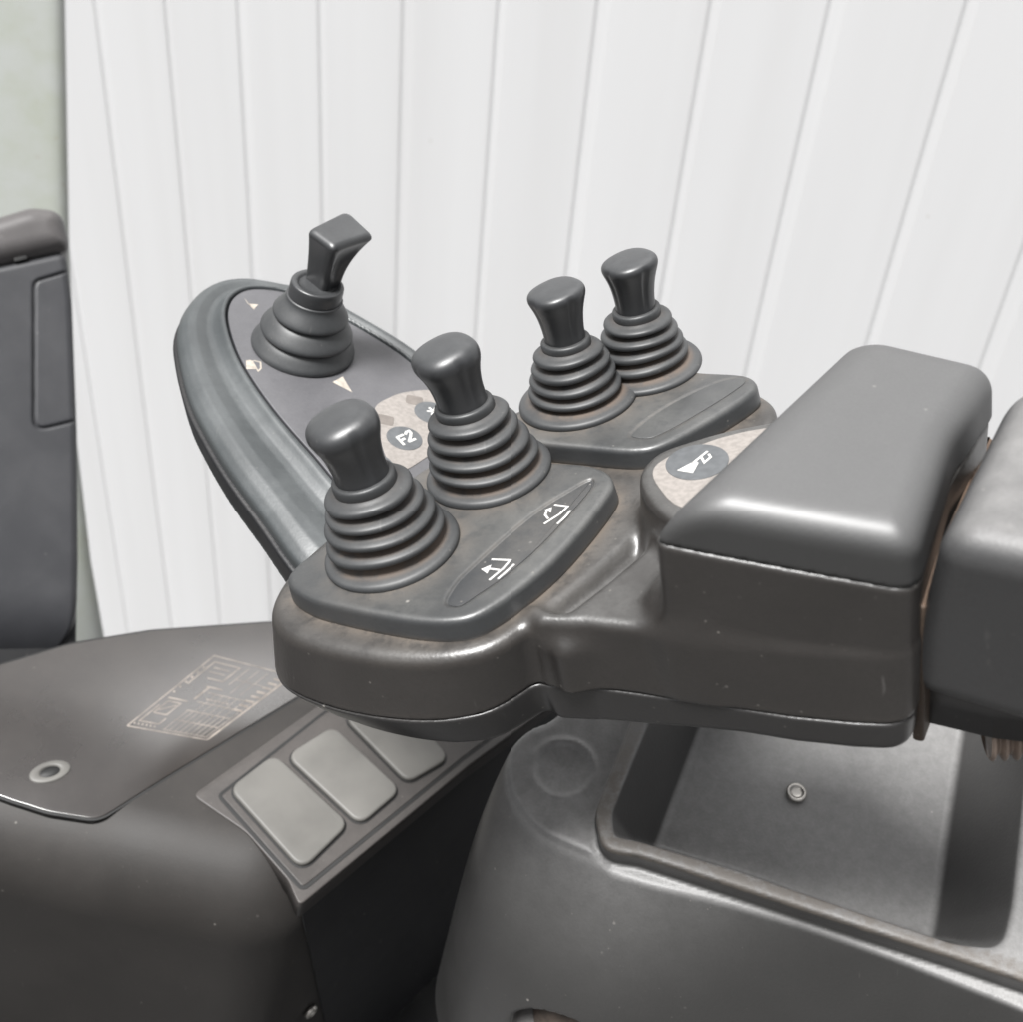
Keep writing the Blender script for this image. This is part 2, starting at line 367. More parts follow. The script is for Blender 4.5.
def wall():
    az = rad(23); D = 1.41; pitch = .1066 * D; s0 = -1.0222 * D
    t = thing('panel_wall', 'white metal wall of upright ribbed panels behind the levers', 'wall')
    t.matrix_world = Matrix.Translation((CAM_LOC[0] + D * math.sin(az), CAM_LOC[1] + D * math.cos(az), 0)) @ Matrix.Rotation(-az, 4, 'Z')
    mt, tr, b = nodes('white_painted_sheet'); L = tr.links.new; tc = N(tr, 'ShaderNodeTexCoord').outputs['Object']
    mp = N(tr, 'ShaderNodeMapping'); mp.inputs['Scale'].default_value = (9, 9, .6); L(tc, mp.inputs['Vector'])
    n = N(tr, 'ShaderNodeTexNoise', Scale=1.0, Detail=5.0); L(mp.outputs[0], n.inputs['Vector'])
    n2 = N(tr, 'ShaderNodeTexNoise', Scale=40.0, Detail=4.0); L(tc, n2.inputs['Vector'])
    c = mix(tr, ramp(tr, n.outputs[0], .3, .75), (.636, .638, .644), (.60, .60, .604))
    v = N(tr, 'ShaderNodeTexVoronoi', Scale=9.0); L(tc, v.inputs['Vector'])
    c = mix(tr, mul(tr, ramp(tr, v.outputs['Distance'], .03, .015), .5), c, (.4, .37, .33))
    L(c, b.inputs['Base Color']); b.inputs['Roughness'].default_value = .42
    # profile along the wall: flat sheets with narrow raised ribs, alternately wide and thin
    prof = []; th = 0
    for k in range(-8, 24):
        x = (s0 + k * pitch) * 1000; wdt = 20 if k % 2 == 0 else 14
        for dx, dy in ((-wdt * .5 - 1.5, 0), (-wdt * .5 - .5, .8), (-wdt * .5 + 2.2, 2.6), (-wdt * .5 + 4, 2.9), (wdt * .2, 1.7), (wdt * .5, .5), (wdt * .5 + 2, 0)):
            prof.append((x + dx, dy))
    zs = (0, 4600); Vv = [(x, y, z) for z in zs for x, y in prof] ; n_ = len(prof)
    Fv = [(i, i + 1, n_ + i + 1, n_ + i) for i in range(n_ - 1)]
    o = len(Vv); Vv += [(prof[0][0], 60, 0), (prof[-1][0], 60, 0), (prof[-1][0], 60, 3600), (prof[0][0], 60, 3600)]
    Fv += [(o + 1, o, o + 3, o + 2), (0, n_, o + 3, o), (n_ - 1, o + 1, o + 2, 2 * n_ - 1)]
    mesh('sheet', Vv, Fv, mt, t, smooth=False)
    # base flashing and a top capping strip
    bv, bf = boxmesh((prof[0][0], -14, 0), (prof[-1][0], -3.6, 120)); mesh('base_flashing', bv, bf, mt, t, smooth=False)
    tv, tf = boxmesh((prof[0][0], -14, 4560), (prof[-1][0], 66, 4620)); mesh('capping', tv, tf, mt, t, smooth=False)
wall()

# ================================================================== CONTROL CONSOLE
K = Frame(15, 34, (511.5, 511), .40)
con = thing('control_console', 'black lever console with two lever plates, horn button and palm rest', 'control console', K)

lobe_px = [(271, 606), (274, 621), (285, 632), (310, 643), (345, 652), (385, 657.5), (420, 659), (452, 657), (490, 648), (530, 625), (570, 595), (606, 566), (636, 538), (660, 512), (700, 480), (745, 448), (776, 424), (777, 404), (762, 392), (720, 376), (640, 374), (560, 392), (512, 411), (448, 457), (400, 484), (345, 522), (300, 560), (280, 584)]
lobe = catmull(K.pts(lobe_px, 0), 6)
near = [(556, 690, -30), (600, 692, -30), (700, 706, -30), (800, 722, -30), (860, 728, -30)]
nearK = K.pts(near)
pad_line = K.pts([(660, 548), (700, 556), (800, 575), (884, 591)], 38)
corner_r = K.p(921, 570, 38)
far_r = K.p(994, 404, 45); far_l = K.p(852, 352, 52)
left_n = K.p(676, 520, 45)
def tilt(x, y): return -.18 * ((x - 54) * .84 - (y + 87) * .54)      # the palm rest drops towards the armrest side
def Kt(px, py, h):
    q = np.zeros(2) + [54, -87]
    for _ in range(12): q = .5 * q + .5 * K.p(px, py, h + tilt(*q))
    return q
padO = rounded(np.array([Kt(648, 545, 36), Kt(700, 556, 36), Kt(800, 575, 36), Kt(918, 597, 36), Kt(953, 475, 38), Kt(1002, 384, 46), Kt(838, 345, 46), Kt(752, 428, 44), Kt(664, 514, 42)]), [5, 40, 60, 9, 60, 10, 10, 60, 20], 8)
bodyO = rounded(np.array([Kt(651, 546, 36), Kt(700, 557, 36), Kt(800, 576, 36), Kt(917, 597, 36), Kt(952, 477, 38), Kt(998, 392, 44), Kt(850, 354, 44), Kt(757, 430, 42), Kt(668, 514, 40)]), [6, 40, 60, 9, 60, 10, 10, 60, 20], 8)
shelf = np.array([*nearK[:1] + [-3, 9], *nearK, Kt(915, 597, 36), Kt(951, 478, 38), Kt(990, 400, 44), K.p(880, 400, 30), K.p(760, 440, 10), K.p(664, 531, 3), K.p(610, 577, 3), K.p(566, 611, 3)])
shelf = rounded(shelf, [4, 3, 3, 3, 3, 9, 40, 10, 10, 10, 10, 8, 8, 5])
horn_h = 20
hornO = catmull(K.pts([(640, 478), (644, 464), (660, 450), (690, 439), (725, 429), (765, 421), (820, 412), (840, 440), (800, 500), (740, 530), (700, 532), (668, 517), (648, 499)], horn_h), 6)
f_lobe = prism(lobe, -34, 0, 4.5, .06, (-.24, -.02), 0)
f_base = prism(shelf, -34, 3, 4.0, .03, (-.06, 0), 3)
f_body0 = prism(bodyO, -60, 37, 1.5, .02, (-.04, .0), 37)
def f_body(Q):
    Q = Q.copy(); Q[:, 2] = Q[:, 2] - tilt(Q[:, 0], Q[:, 1]); return f_body0(Q)
f_fill = prism(rounded(np.array([K.p(560, 660, -9), K.p(600, 640, -9), K.p(720, 560, -9), K.p(740, 470, -9), K.p(640, 520, -9), K.p(540, 610, -9)]), 4), -34, -7, 3)
f_horn = prism(hornO, -20, horn_h, 3.2, .12, (0, 0), horn_h)
bu, bv = np.array([.84, -.54]), np.array([.54, .84]); bl0, bl1 = Kt(651, 546, 36), Kt(668, 514, 40)
f_flare = prism(rounded(np.array([bl0 - 10 * bu + 6.0 * bv, bl0 + 12 * bu + 6.0 * bv, bl1 + 12 * bu + 30 * bv, bl1 - 7 * bu + 30 * bv]), [7, 3, 3, 7]), -28, 13, 7.0, .12, (0, 0), 13)
def f_shell(Q):
    d = smin(f_lobe(Q), f_base(Q), 7)
    d = smin(d, f_fill(Q), 9)
    sd_ = np.maximum(-tilt(Q[:, 0], Q[:, 1]) / .18, 0); d = smin(d, f_body(Q), 2 + 7 * np.exp(-(sd_ / 25)**2) * (lambda q: q * q * (3 - 2 * q))(np.clip((Q[:, 2] + 30) / 30, 0, 1)))
    d = smin(d, f_flare(Q), 9)
    d = smin(d, f_horn(Q), 6)
    return smax(d, -26.4 - Q[:, 2], 1.0)
V, F = nets(f_shell, (-125, -150, -34), (185, 125, 46), 1.0)
plate1_px = [(287, 576), (289, 585), (309, 598), (338, 606), (377, 614), (417, 620), (446, 621), (470, 617), (497, 603), (552, 560), (607, 495), (613, 482), (607, 471), (588, 464), (552, 461), (500, 455), (445, 458), (400, 484), (345, 526), (323, 546), (299, 562)]
PH = 9.0
plate1 = catmull(K.pts(plate1_px, PH), 5)
plate2_px = [(514, 418), (520, 437), (534, 441), (578, 445.5), (642, 449), (667, 442), (710, 419), (748, 395), (757, 386), (754, 378), (744, 374), (700, 371), (660, 367), (600, 366), (555, 388), (523, 408)]
plate2 = catmull(K.pts(plate2_px, PH), 5)
o1, o2 = Outline(plate1), Outline(plate2)
dp = np.minimum(np.abs(o1(V[:, 0], V[:, 1]) - 1), np.abs(o2(V[:, 0], V[:, 1]) - 1))
dirt = np.exp(-np.maximum(dp, 0) / 3.5) * (V[:, 2] > -5) * (V[:, 2] < 4)
seam = np.exp(-np.abs(V[:, 2] + 26) / 1.2) * .2
mesh('upper_shell', V, F, M['shell'], con, attr=np.maximum(dirt, seam))

def f_lower(Q):
    Q2 = Q.copy(); Q2[:, 2] = np.maximum(Q[:, 2], -34) + np.where(Q[:, 2] < -34, 0, 0)
    dn = -27 - Q[:, 2]
    a = lobe_o(Q[:, 0] + .24 * 27 + .0 * dn, Q[:, 1] + .54) - .06 * 27 - .2
    b = shelf_o(Q[:, 0] + .06 * 30, Q[:, 1]) - .03 * 30 - .2
    # the underside draws in more to the left, below the lever end
    lean = np.clip((20 - Q[:, 0]) / 90, 0, 1)
    a = a + lean * .45 * dn + .02 * dn + .003 * dn * dn; b = b + .03 * dn + .002 * dn * dn
    d2 = smin(a, b, 7)
    dz = np.maximum(Q[:, 2] + 26.9, -47 + 6.0 * np.clip((Q[:, 0] - 20) / 50, 0, 1) - Q[:, 2]); r = 5.0
    x, y = d2 + r * np.clip((-33 - Q[:, 2]) / 4, .15, 1), dz + r * np.clip((-33 - Q[:, 2]) / 4, .15, 1); rr = r * np.clip((-33 - Q[:, 2]) / 4, .15, 1)
    return np.hypot(np.maximum(x, 0), np.maximum(y, 0)) + np.minimum(np.maximum(x, y), 0) - rr
lobe_o, shelf_o = Outline(lobe), Outline(shelf)
V, F = nets(f_lower, (-125, -150, -50), (185, 125, -24), .95)
mesh('lower_shell', V, F, M['lower'], con)
# palm rest pad
pl_a, pl_b = Kt(670, 514, 42), Kt(838, 345, 46); pl_d = (pl_b - pl_a) / np.linalg.norm(pl_b - pl_a)
def pad_top(x, y):
    q = (x - pl_a[0]) * pl_d[1] - (y - pl_a[1]) * pl_d[0]       # distance in from the left edge
    return -13 * (np.clip(20 - q, 0, 40) / 20)**2
f_pad1 = prism(padO, 15, 55, 9.0, .07, (-.03, 0), 37, pad_top)
def f_pad0(Q): return smax(f_pad1(Q), 37.2 - Q[:, 2], .8)
def f_pad(Q):
    Q = Q.copy(); Q[:, 2] = Q[:, 2] - tilt(Q[:, 0], Q[:, 1]); return f_pad0(Q)
V, F = nets(f_pad, (30, -150, 10), (190, 20, 62), 1.1)
mesh('palm_rest', V, F, M['pad'], con)

# lever plates with lens-shaped inlays
def plate(name, P, inlay, base_px, extra=None):
    o = Outline(P); oi = Outline(inlay)
    def f(Q):
        d = prism_f(Q)
        di = oi(Q[:, 0], Q[:, 1]) + (0 if base_px is bases1 else 0)
        return smax(d, -smax(di, (PH - (.9 if base_px is bases1 else .45)) - Q[:, 2], .5), .5)
    prism_f = prism(o, -1, PH, 2.2, .12, (0, 0), PH)
    lo = P.min(0) - 4; hi = P.max(0) + 4
    V, F = nets(f, (*lo, -2), (*hi, PH + 2), .8)
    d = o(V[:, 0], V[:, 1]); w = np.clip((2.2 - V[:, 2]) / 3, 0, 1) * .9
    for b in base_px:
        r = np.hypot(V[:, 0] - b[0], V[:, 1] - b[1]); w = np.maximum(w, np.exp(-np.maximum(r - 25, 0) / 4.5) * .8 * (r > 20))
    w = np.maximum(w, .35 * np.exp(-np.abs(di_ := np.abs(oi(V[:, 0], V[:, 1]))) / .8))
    ob = mesh(name, V, F, M['plate'], con, attr=w)
    slab('inlay', inset(inlay if area(inlay) > 0 else inlay[::-1], .8), PH - 1.2, PH - (.55 if base_px is bases1 else .18), .2, M['inlay'] if base_px is bases1 else M['plate'], ob)
    return ob
lever_px = [(392.5, 548.5), (489.5, 472), (578, 399.5), (645, 367.5)]
bases = [K.p(*q, PH) for q in lever_px]
inlay1 = catmull(K.pts([(445, 604), (455, 583), (476, 562), (508, 533), (538, 509), (565, 492), (592, 478), (594, 484), (571, 513), (540, 546), (508, 574), (479, 594), (459, 606)], PH), 5)
inlay2 = catmull(K.pts([(630, 436), (640, 424), (662, 408), (694, 391), (724, 379), (744, 376), (747, 381), (735, 391), (700, 413), (668, 431), (650, 438)], PH), 5)
bases1, bases2 = bases[:2], bases[2:]
pl1 = plate('lever_plate', plate1, inlay1, bases1); pl1['label'] = 'front lever plate with two white fork symbols'
pl2 = plate('lever_plate', plate2, inlay2, bases2); pl2['label'] = 'rear lever plate without symbols'
def c5(L, x0=430, y0=440, s=5.11, h=PH): return K.pts([(x0 + a / s, y0 + b / s) for a, b in L], h)
strokes('fork_symbol', [c5([(312, 606), (408, 610), (372, 652), (300, 712)]), c5([(430, 630), (388, 668), (344, 706)]), c5([(352, 660), (292, 652)])], .85, PH - .5, PH - .42, M['white'], pl1, [c5([(258, 656), (312, 634), (290, 678)])])
strokes('tilt_symbol', [c5([(635, 325), (704, 334), (664, 372), (582, 424)]), c5([(718, 355), (690, 388), (650, 424)]), c5([(604, 398), (588, 378), (596, 358), (612, 350)])], .85, PH - .5, PH - .42, M['white'], pl1, [c5([(586, 352), (622, 338), (618, 366)])])

# horn button film, round dark key and the horn symbol
hf = catmull(K.pts([(758, 429.5), (721, 438), (694, 447.5), (669, 457), (656, 466), (653, 474), (658, 486), (683, 508), (730, 500), (790, 450), (786, 428)], horn_h), 4)
hb = slab('horn_button', hf, horn_h - .8, horn_h + .35, .3, M['keypad'], con)
hc = K.p(697.5, 462.5, horn_h); hd = ellipse(hc, 11.2)
hk = slab('round_key', hd, horn_h + .1, horn_h + .6, .15, M['keydark'], hb)
def c7(L): return c5(L, 600, 340, 5.11, horn_h)
strokes('horn_symbol', [c7([(470, 640), (552, 574)]), c7([(520, 604), (536, 632), (568, 604), (558, 588)])], .9, horn_h + .55, horn_h + .72, M['white'], hk, [c7([(396, 672), (478, 686), (506, 634), (492, 622)])])

# control levers: bellows boot + flared knob
def bellows(rings, collar_r, top_h, flange):
    """profile of a rubber boot: wide flange, then thin round lips on a cone with deep grooves between"""
    P = [(flange - .6, 0), (flange, .6), (flange + .1, 1.8), (flange - .7, 2.9), (flange - 2.4, 3.4), (flange - 5.2, 4.0)]
    for i, (r, h) in enumerate(rings):
        up = (rings[i + 1][1] if i + 1 < len(rings) else top_h - 1.0) - h
        P += [(r - 4.6, h - 2.0), (r - 3.6, h - 1.7), (r - 1.4, h - 1.55), (r - .3, h - 1.0), (r, h), (r - .35, h + .9), (r - 1.3, h + 1.5), (r - 3.0, h + 2.1), (r - 4.8, h + 2.9)]
    P += [(collar_r + .2, top_h - 4.4), (collar_r + .4, top_h - 3.8), (collar_r + .4, top_h - 1.0), (collar_r - .2, top_h - .2), (collar_r - 1.4, top_h), (2, top_h)]
    return P
def dense(P, n=3):
    P = catmull(np.array(P), n, closed=False); return P
BOOT = dense(bellows([(22.4, 8.6), (20.8, 15.0), (18.4, 21.2), (16.4, 27.2)], 11.4, 34.0, 25.8), 3)
KN1 = [(9.4, 32.8), (9.8, 33.2), (10.0, 34.4), (9.95, 37), (10.2, 41), (10.9, 45), (11.9, 48.5), (12.9, 51.2), (13.3, 53.3), (13.1, 55.3), (12.1, 57.1), (10.2, 58.5), (7.2, 59.4), (3.6, 59.9), (.4, 60.0)]
BOOT2 = dense(bellows([(20.4, 7.8), (18.9, 13.2), (17.3, 18.6), (15.2, 24.0)], 10.2, 30.4, 25.8), 3)
KN2 = [(8.2, 29.4), (8.5, 29.8), (8.6, 31.0), (8.6, 33.6), (8.9, 37), (9.5, 41), (10.4, 44.6), (11.4, 47.6), (11.9, 49.4), (11.85, 50.8), (11.2, 52.0), (9.6, 52.9), (6.6, 53.5), (3.2, 53.8), (.4, 53.9)]
def lever(k, prof, tilt, scale, label):
    b = bases[k]
    e = part_empty('control_lever', con, (b[0], b[1], PH - .4)); e['label'] = label
    e.scale = (scale,) * 3
    ax = lambda h: (tilt[0] * h + .0, tilt[1] * h)
    V, F = lathe(BOOT if k < 2 else BOOT2, 80, ax)
    r = np.hypot(V[:, 0] - tilt[0] * V[:, 2], V[:, 1] - tilt[1] * V[:, 2])
    # dirt sits in the grooves and on the flange
    env = np.interp(V[:, 2], [0, 3, 8.6, 27.2, 34], [25.8, 24.5, 22.4, 16.4, 11.6]) if k < 2 else np.interp(V[:, 2], [0, 3, 7.8, 24, 30.4], [25.8, 24.5, 20.4, 15.2, 10.4])
    w = np.clip((env - r - .8) / 2.6, 0, 1) * np.interp(V[:, 2], [0, 14, 28, 33], [1, .85, .4, .1])
    th = np.arctan2(V[:, 1], V[:, 0]); ph = 1.7 * k + .6; up_ = np.clip(V[:, 2] / 6, 0, 1) * np.clip((33 - V[:, 2]) / 6, 0, 1)
    V[:, :2] *= (1 + up_ * (.014 * np.sin(2 * th + ph) + .009 * np.sin(3 * th + .3 * V[:, 2] + 2 * ph)))[:, None]
    V[:, 2] += up_ * (.45 * np.sin(th + .22 * V[:, 2] + ph) + .2 * np.sin(3 * th + ph))
    bo = mesh('boot', V, F, M['boot'], e, attr=w)
    fl = [rad(a) for a in (-150, -60, 30, 120)]
    def rm(t, u):
        s = math.sin(math.pi * min(1, max(0, (u - .1) / .62))) if u > .1 else 0
        d = 0
        for a in fl:
            q = (t - a + math.pi) % (2 * math.pi) - math.pi
            d += math.exp(-(q / .13)**4)
        sq = .03 * math.cos(4 * (t - rad(-105))) * min(1, u * 1.5)
        return 1 - .055 * d * s + sq
    KP = dense(prof, 3); V, F = lathe(KP, 128, ax, rm)
    zt = V[:, 2] > 44     # crown slopes down towards the driver's fingers
    V[:, 2] += np.where(zt, (V[:, 2] - 44) / 16, 0) * (V[:, 0] * .10 + V[:, 1] * .05)
    mesh('knob', V, F, M['knob'], e)
lever(0, KN1, (-.05, .02), 1.0, 'nearest lever, its round knob leaning left')
lever(1, KN1, (-.09, .02), .99, 'second lever from the front, round knob')
lever(2, KN2, (.0, .0), 1.0, 'third lever, flat-topped slim knob on the rear plate')
lever(3, KN2, (.01, .0), .98, 'farthest lever, flat-topped slim knob on the rear plate')

# ================================================================== DIRECTION CONTROL POD (behind and below the lever console)
P_ = Frame(-20, 40, (330, 460), .462)
pod = thing('direction_pod', 'oval grey-rimmed control pod with one square-headed direction lever', 'control pod', P_)
skin_px = [(282, 283), (250, 277), (228, 277), (204, 284), (184, 303), (176, 324), (178, 350), (189, 392), (205, 424), (228, 462), (262, 508), (300, 560), (345, 600), (430, 585), (470, 520), (470, 440), (447, 380), (419, 351), (354, 311), (313, 288)]
face_px = [(290, 293), (262, 288.5), (244, 290), (231, 298), (225.5, 312), (228, 332), (238, 359), (254, 386), (277, 417), (311, 456), (345, 494), (400, 530), (452, 500), (456, 440), (432, 386), (409, 360), (350, 322), (318, 305)]
skin = catmull(P_.pts(skin_px, 0), 6); face = catmull(P_.pts(face_px, 4), 6)
so_, fo_ = Outline(skin), Outline(face)
f_pod0 = prism(so_, -26, 8, .6, -.12, (0, 0), 0)
RT, RH = [-9, -.02, 0, .05, .10, .17, .26, .36, .48, .62, .76, .88, 1.0, 1.2], [2.0, 2.0, 4.8, 5.8, 5.2, 3.0, .9, .2, 1.2, 2.2, 1.8, -.8, -5.0, -9]
tt = np.linspace(-.3, 1.2, 800); hh = np.interp(tt, RT, RH)
for _ in range(60): hh[1:-1] = .5 * hh[1:-1] + .25 * (hh[2:] + hh[:-2])
def f_pod(Q):
    """soft rim: a raised lip round the face, a valley, then a broad outer roll"""
    df = fo_(Q[:, 0], Q[:, 1]); ds = so_(Q[:, 0], Q[:, 1])
    wd = np.maximum(df - ds, 4.0); t = np.clip(df / wd, -.3, 1.2)
    return smax(f_pod0(Q), (Q[:, 2] - np.interp(t, tt, hh)) * .9, 1.5)
V, F = nets(f_pod, (*(skin.min(0) - 6), -30), (*(skin.max(0) + 6), 9), 1.1)
mesh('pod_rim', V, F, M['pod'], pod)
under = prism(so_, -40, -9, 3, -.10, (0, 0), -9)
u2 = Outline(inset(skin if area(skin) > 0 else skin[::-1], -1.2))
f_un = prism(u2, -24, -9, 1.5, -.25, (0, 0), -9)
V, F = nets(f_un, (*(skin.min(0) - 8), -28), (*(skin.max(0) + 8), -6), 1.4)
mesh('underside', V, F, M['black'], pod)
fc = slab('face_plate', inset(face if area(face) > 0 else face[::-1], 1.2), 0, 4.6, .5, M['podface'], pod)
FH = 4.6
kp_px = [(375, 407), (389, 397.5), (401, 393), (424, 390), (445, 392), (452, 402), (456, 442), (432, 454), (399, 472), (392, 468), (380, 440)]
kp = slab('keypad', catmull(P_.pts(kp_px, FH), 5), FH - .5, FH + .35, .25, M['keypad'], fc)
fk = P_.p(404, 438.5, FH)
key = slab('function_key', ellipse(fk, 8.6), FH, FH + .6, .2, M['keydark'], kp)
def c3(L): return P_.pts([(340 + a / 5.11, 340 + b / 5.11) for a, b in L], FH)
arc2 = [(334, 496), (330, 482), (337, 472), (350, 466), (361, 474), (361, 488), (352, 508), (352, 520)]
strokes('key_lettering', [c3([(288, 500), (326, 540)]), c3([(286, 502), (322, 486)]), c3([(302, 520), (330, 506)]),
                          c3([(331, 486), (336, 473), (350, 468), (360, 478), (358, 494), (349, 524)]), c3([(347, 524), (384, 508)])], 1.35, FH + .55, FH + .72, M['white'], key)
key2 = slab('function_key', ellipse(P_.p(431, 413, FH), 8.6), FH, FH + .6, .2, M['keydark'], kp)
st = np.array(P_.p(433, 412, FH)); strokes('key_symbol', [[st + (-3.4 * math.cos(a), -3.4 * math.sin(a)), st + (3.4 * math.cos(a), 3.4 * math.sin(a))] for a in (0.3, 1.35, 2.4)], 1.2, FH + .55, FH + .72, M['white'], key2)
slab('function_key', ellipse(P_.p(376, 466, FH), 8.2), FH, FH + .6, .2, M['keydark'], fc)
for q, rx in (((384.5, 420), 1), ((414, 400.5), 1)):
    c = P_.p(*q, FH); R_ = rounded(np.array([c + v for v in ((-4.2, -3.6), (4.2, -3.6), (4.2, 3.6), (-4.2, 3.6))]), 1.6); slab('indicator_window', R_, FH + .1, FH + .5, .1, M['keymid'], kp)
def c1(L): return P_.pts([(160 + a / 5.11, 260 + b / 5.11) for a, b in L], FH)
strokes('direction_mark', [], 1, FH - .05, FH + .1, M['cream'], fc, [c1([(438, 512), (462, 508), (492, 556), (440, 556)])])
strokes('direction_mark', [c1([(476, 512), (512, 520), (514, 552), (500, 566), (468, 512)])], .8, FH - .05, FH + .1, M['cream'], fc)
strokes('direction_mark', [], 1, FH - .05, FH + .1, M['cream'], fc, [c1([(880, 622), (932, 594), (980, 674)])])
strokes('direction_mark', [], 1, FH - .05, FH + .1, M['cream'], fc, [c1([(428, 192), (448, 222), (500, 226), (478, 252), (462, 236)])])
# direction lever
db = P_.p(302.5, 347, FH)
dl = part_empty('direction_lever', pod, (db[0], db[1], FH - .3))
DB = dense([(24.4, 0), (25.2, .4), (25.6, 1.4), (25.4, 2.6), (24.2, 4.6), (22.2, 7.4), (20.2, 9.2), (19.8, 9.6), (21.2, 9.7), (22.4, 10.0), (22.7, 11.0), (22.3, 12.2), (20.6, 14.6), (18.2, 17.4), (16.4, 18.8), (16.2, 19.2), (17.2, 19.3), (18.2, 19.7), (18.4, 20.7), (17.9, 21.9), (16.2, 24.4), (14.4, 27.0), (13.7, 28.6), (13.6, 30)], 3)
TL = (.06, .04)
axd = lambda h: (TL[0] * h, TL[1] * h)
V, F = lathe(DB, 88, axd); mesh('boot', V, F, M['boot'], dl, attr=np.zeros(len(V)))
CP = dense([(12.2, 28.5), (12.6, 29.0), (12.7, 30.0), (12.7, 36.6), (12.2, 37.4), (11.0, 37.6), (9.8, 37.2), (8.5, 36.2), (1.0, 36.0)], 3)
V, F = lathe(CP, 80, axd); mesh('collar', V, F, M['knob'], dl)
def dk(L, h): return P_.pts([(240 + a / 5.11, 200 + b / 5.11) for a, b in L], h) - db
b4 = dk([(322, 404), (420, 486), (516, 452), (440, 375)], FH + 34); t4 = dk([(344, 150), (478, 248), (684, 178), (546, 50)], FH + 68)
Vs, Fs = [], []; lv = 34; nn = None
for i in range(lv):
    u = i / (lv - 1)
    if u < .78: e_ = (u / .78); sh = 0; z = 34 + 32 * e_; q = e_ ** 1.9
    else: v = (u - .78) / .22; z = 66 + 3.4 * math.sin(v * math.pi / 2); q = 1; sh = 3.6 * (1 - math.cos(v * math.pi / 2))
    c4 = b4 * (1 - q) + t4 * q
    cc = c4.mean(0); c4 = cc + (c4 - cc) * (1 - sh / 12); R4 = rounded(c4, 3.2, 6); w_ = math.sin(math.pi * min(1, i / (lv - 1) / .84)) ** 1.3; E4 = []
    for k in range(4):      # hollow the two broad sides between their corner arcs
        a = R4[k * 7 + 6]; b = R4[((k + 1) % 4) * 7]; E4 += list(R4[k * 7:k * 7 + 7])
        inw = c4.mean(0) - (a + b) / 2; inw /= np.linalg.norm(inw)
        for v in np.arange(1, 8) / 8: E4.append(a * (1 - v) + b * v + inw * (2.3 if k in (1, 3) else .4) * w_ * math.sin(math.pi * v) ** .8)
    R4 = np.array(E4); nn = len(R4)
    Vs += [(*p, z) for p in R4]
Fs = [(k * nn + i, k * nn + (i + 1) % nn, (k + 1) * nn + (i + 1) % nn, (k + 1) * nn + i) for k in range(lv - 1) for i in range(nn)]
Fs += [tuple(range((lv - 1) * nn, lv * nn)), tuple(range(nn - 1, -1, -1))]
if area(R4) < 0: Fs = [f[::-1] for f in Fs]
kb = mesh('knob', Vs, Fs, M['knob'], dl)

# ================================================================== ARMREST at the right, bracket and conduit under it
A = Frame(15, 34, (985, 600), .272)
arm = thing('armrest', 'dark grey padded armrest block cut off by the right edge', 'armrest', A)
ab, at_ = A.p(900, 694, -52), A.p(934, 552, 14); ash = (ab - at_) / 66
armO = rounded(np.array([at_, A.p(1170, 604, 14), A.p(1230, 430, 14), A.p(1018, 384, 14)]), [9, 12, 14, 14], 8)
f_arm = prism(armO, -52, 20, 10, .0, tuple(ash), 14)
V, F = nets(f_arm, (*(armO.min(0) - 34), -56), (*(armO.max(0) + 34), 24), 1.4)
mesh('cushion', V, F, M['arm'], arm)
br = thing('support_bracket', 'rusty brown steel strip between palm rest and armrest', 'bracket', K)
sp = np.array([K.p(912, 722, -36), K.p(924, 725, -36), K.p(993, 436, 14), K.p(988, 432, 14)])
rust = plastic('rusty_steel', (.06, .042, .03), .6, .5, (.17, .105, .07), grain=.8, gscale=500, specks=1.0, blot=.8)
slab('strip', rounded(sp, 1.5), -44, 13, 1, rust, br)
bk = thing('armrest_carrier', 'black box-shaped carrier under the armrest at the right edge', 'bracket', A)
bo_ = rounded(np.array([A.p(908, 718, -68), A.p(992, 738, -68), A.p(1100, 752, -68), A.p(1150, 580, -68), A.p(960, 580, -68)]), 3)
slab('housing', bo_, -68, -48, 1.5, M['lower'], bk)
cdt = thing('corrugated_conduit', 'ribbed brown cable conduit poking out below the armrest', 'conduit', A)
c0 = np.array([*A.p(985, 728, -74), -74.]); c1_ = np.array([*A.p(1090, 724, -74), -74.]); Vc = []; Fc = []; ns = 120; sg = 28
ax_ = (c1_ - c0); Ln = np.linalg.norm(ax_); ax_ /= Ln; e1 = np.cross(ax_, [0, 0, 1]); e1 /= np.linalg.norm(e1); e2 = np.cross(ax_, e1)
for i in range(ns + 1):
    s_ = i / ns; rr = 9.5 + 1.1 * math.sin(s_ * Ln / 3.6 * 2 * math.pi)
    for k in range(sg):
        a = 2 * math.pi * k / sg; Vc.append(c0 + ax_ * s_ * Ln + rr * (math.cos(a) * e1 + math.sin(a) * e2))
Fc = [(i * sg + k, i * sg + (k + 1) % sg, (i + 1) * sg + (k + 1) % sg, (i + 1) * sg + k) for i in range(ns) for k in range(sg)] + [tuple(range(sg)), tuple(range((ns + 1) * sg - 1, ns * sg - 1, -1))]
mesh('conduit_tube', Vc, Fc, M['conduit'], cdt)

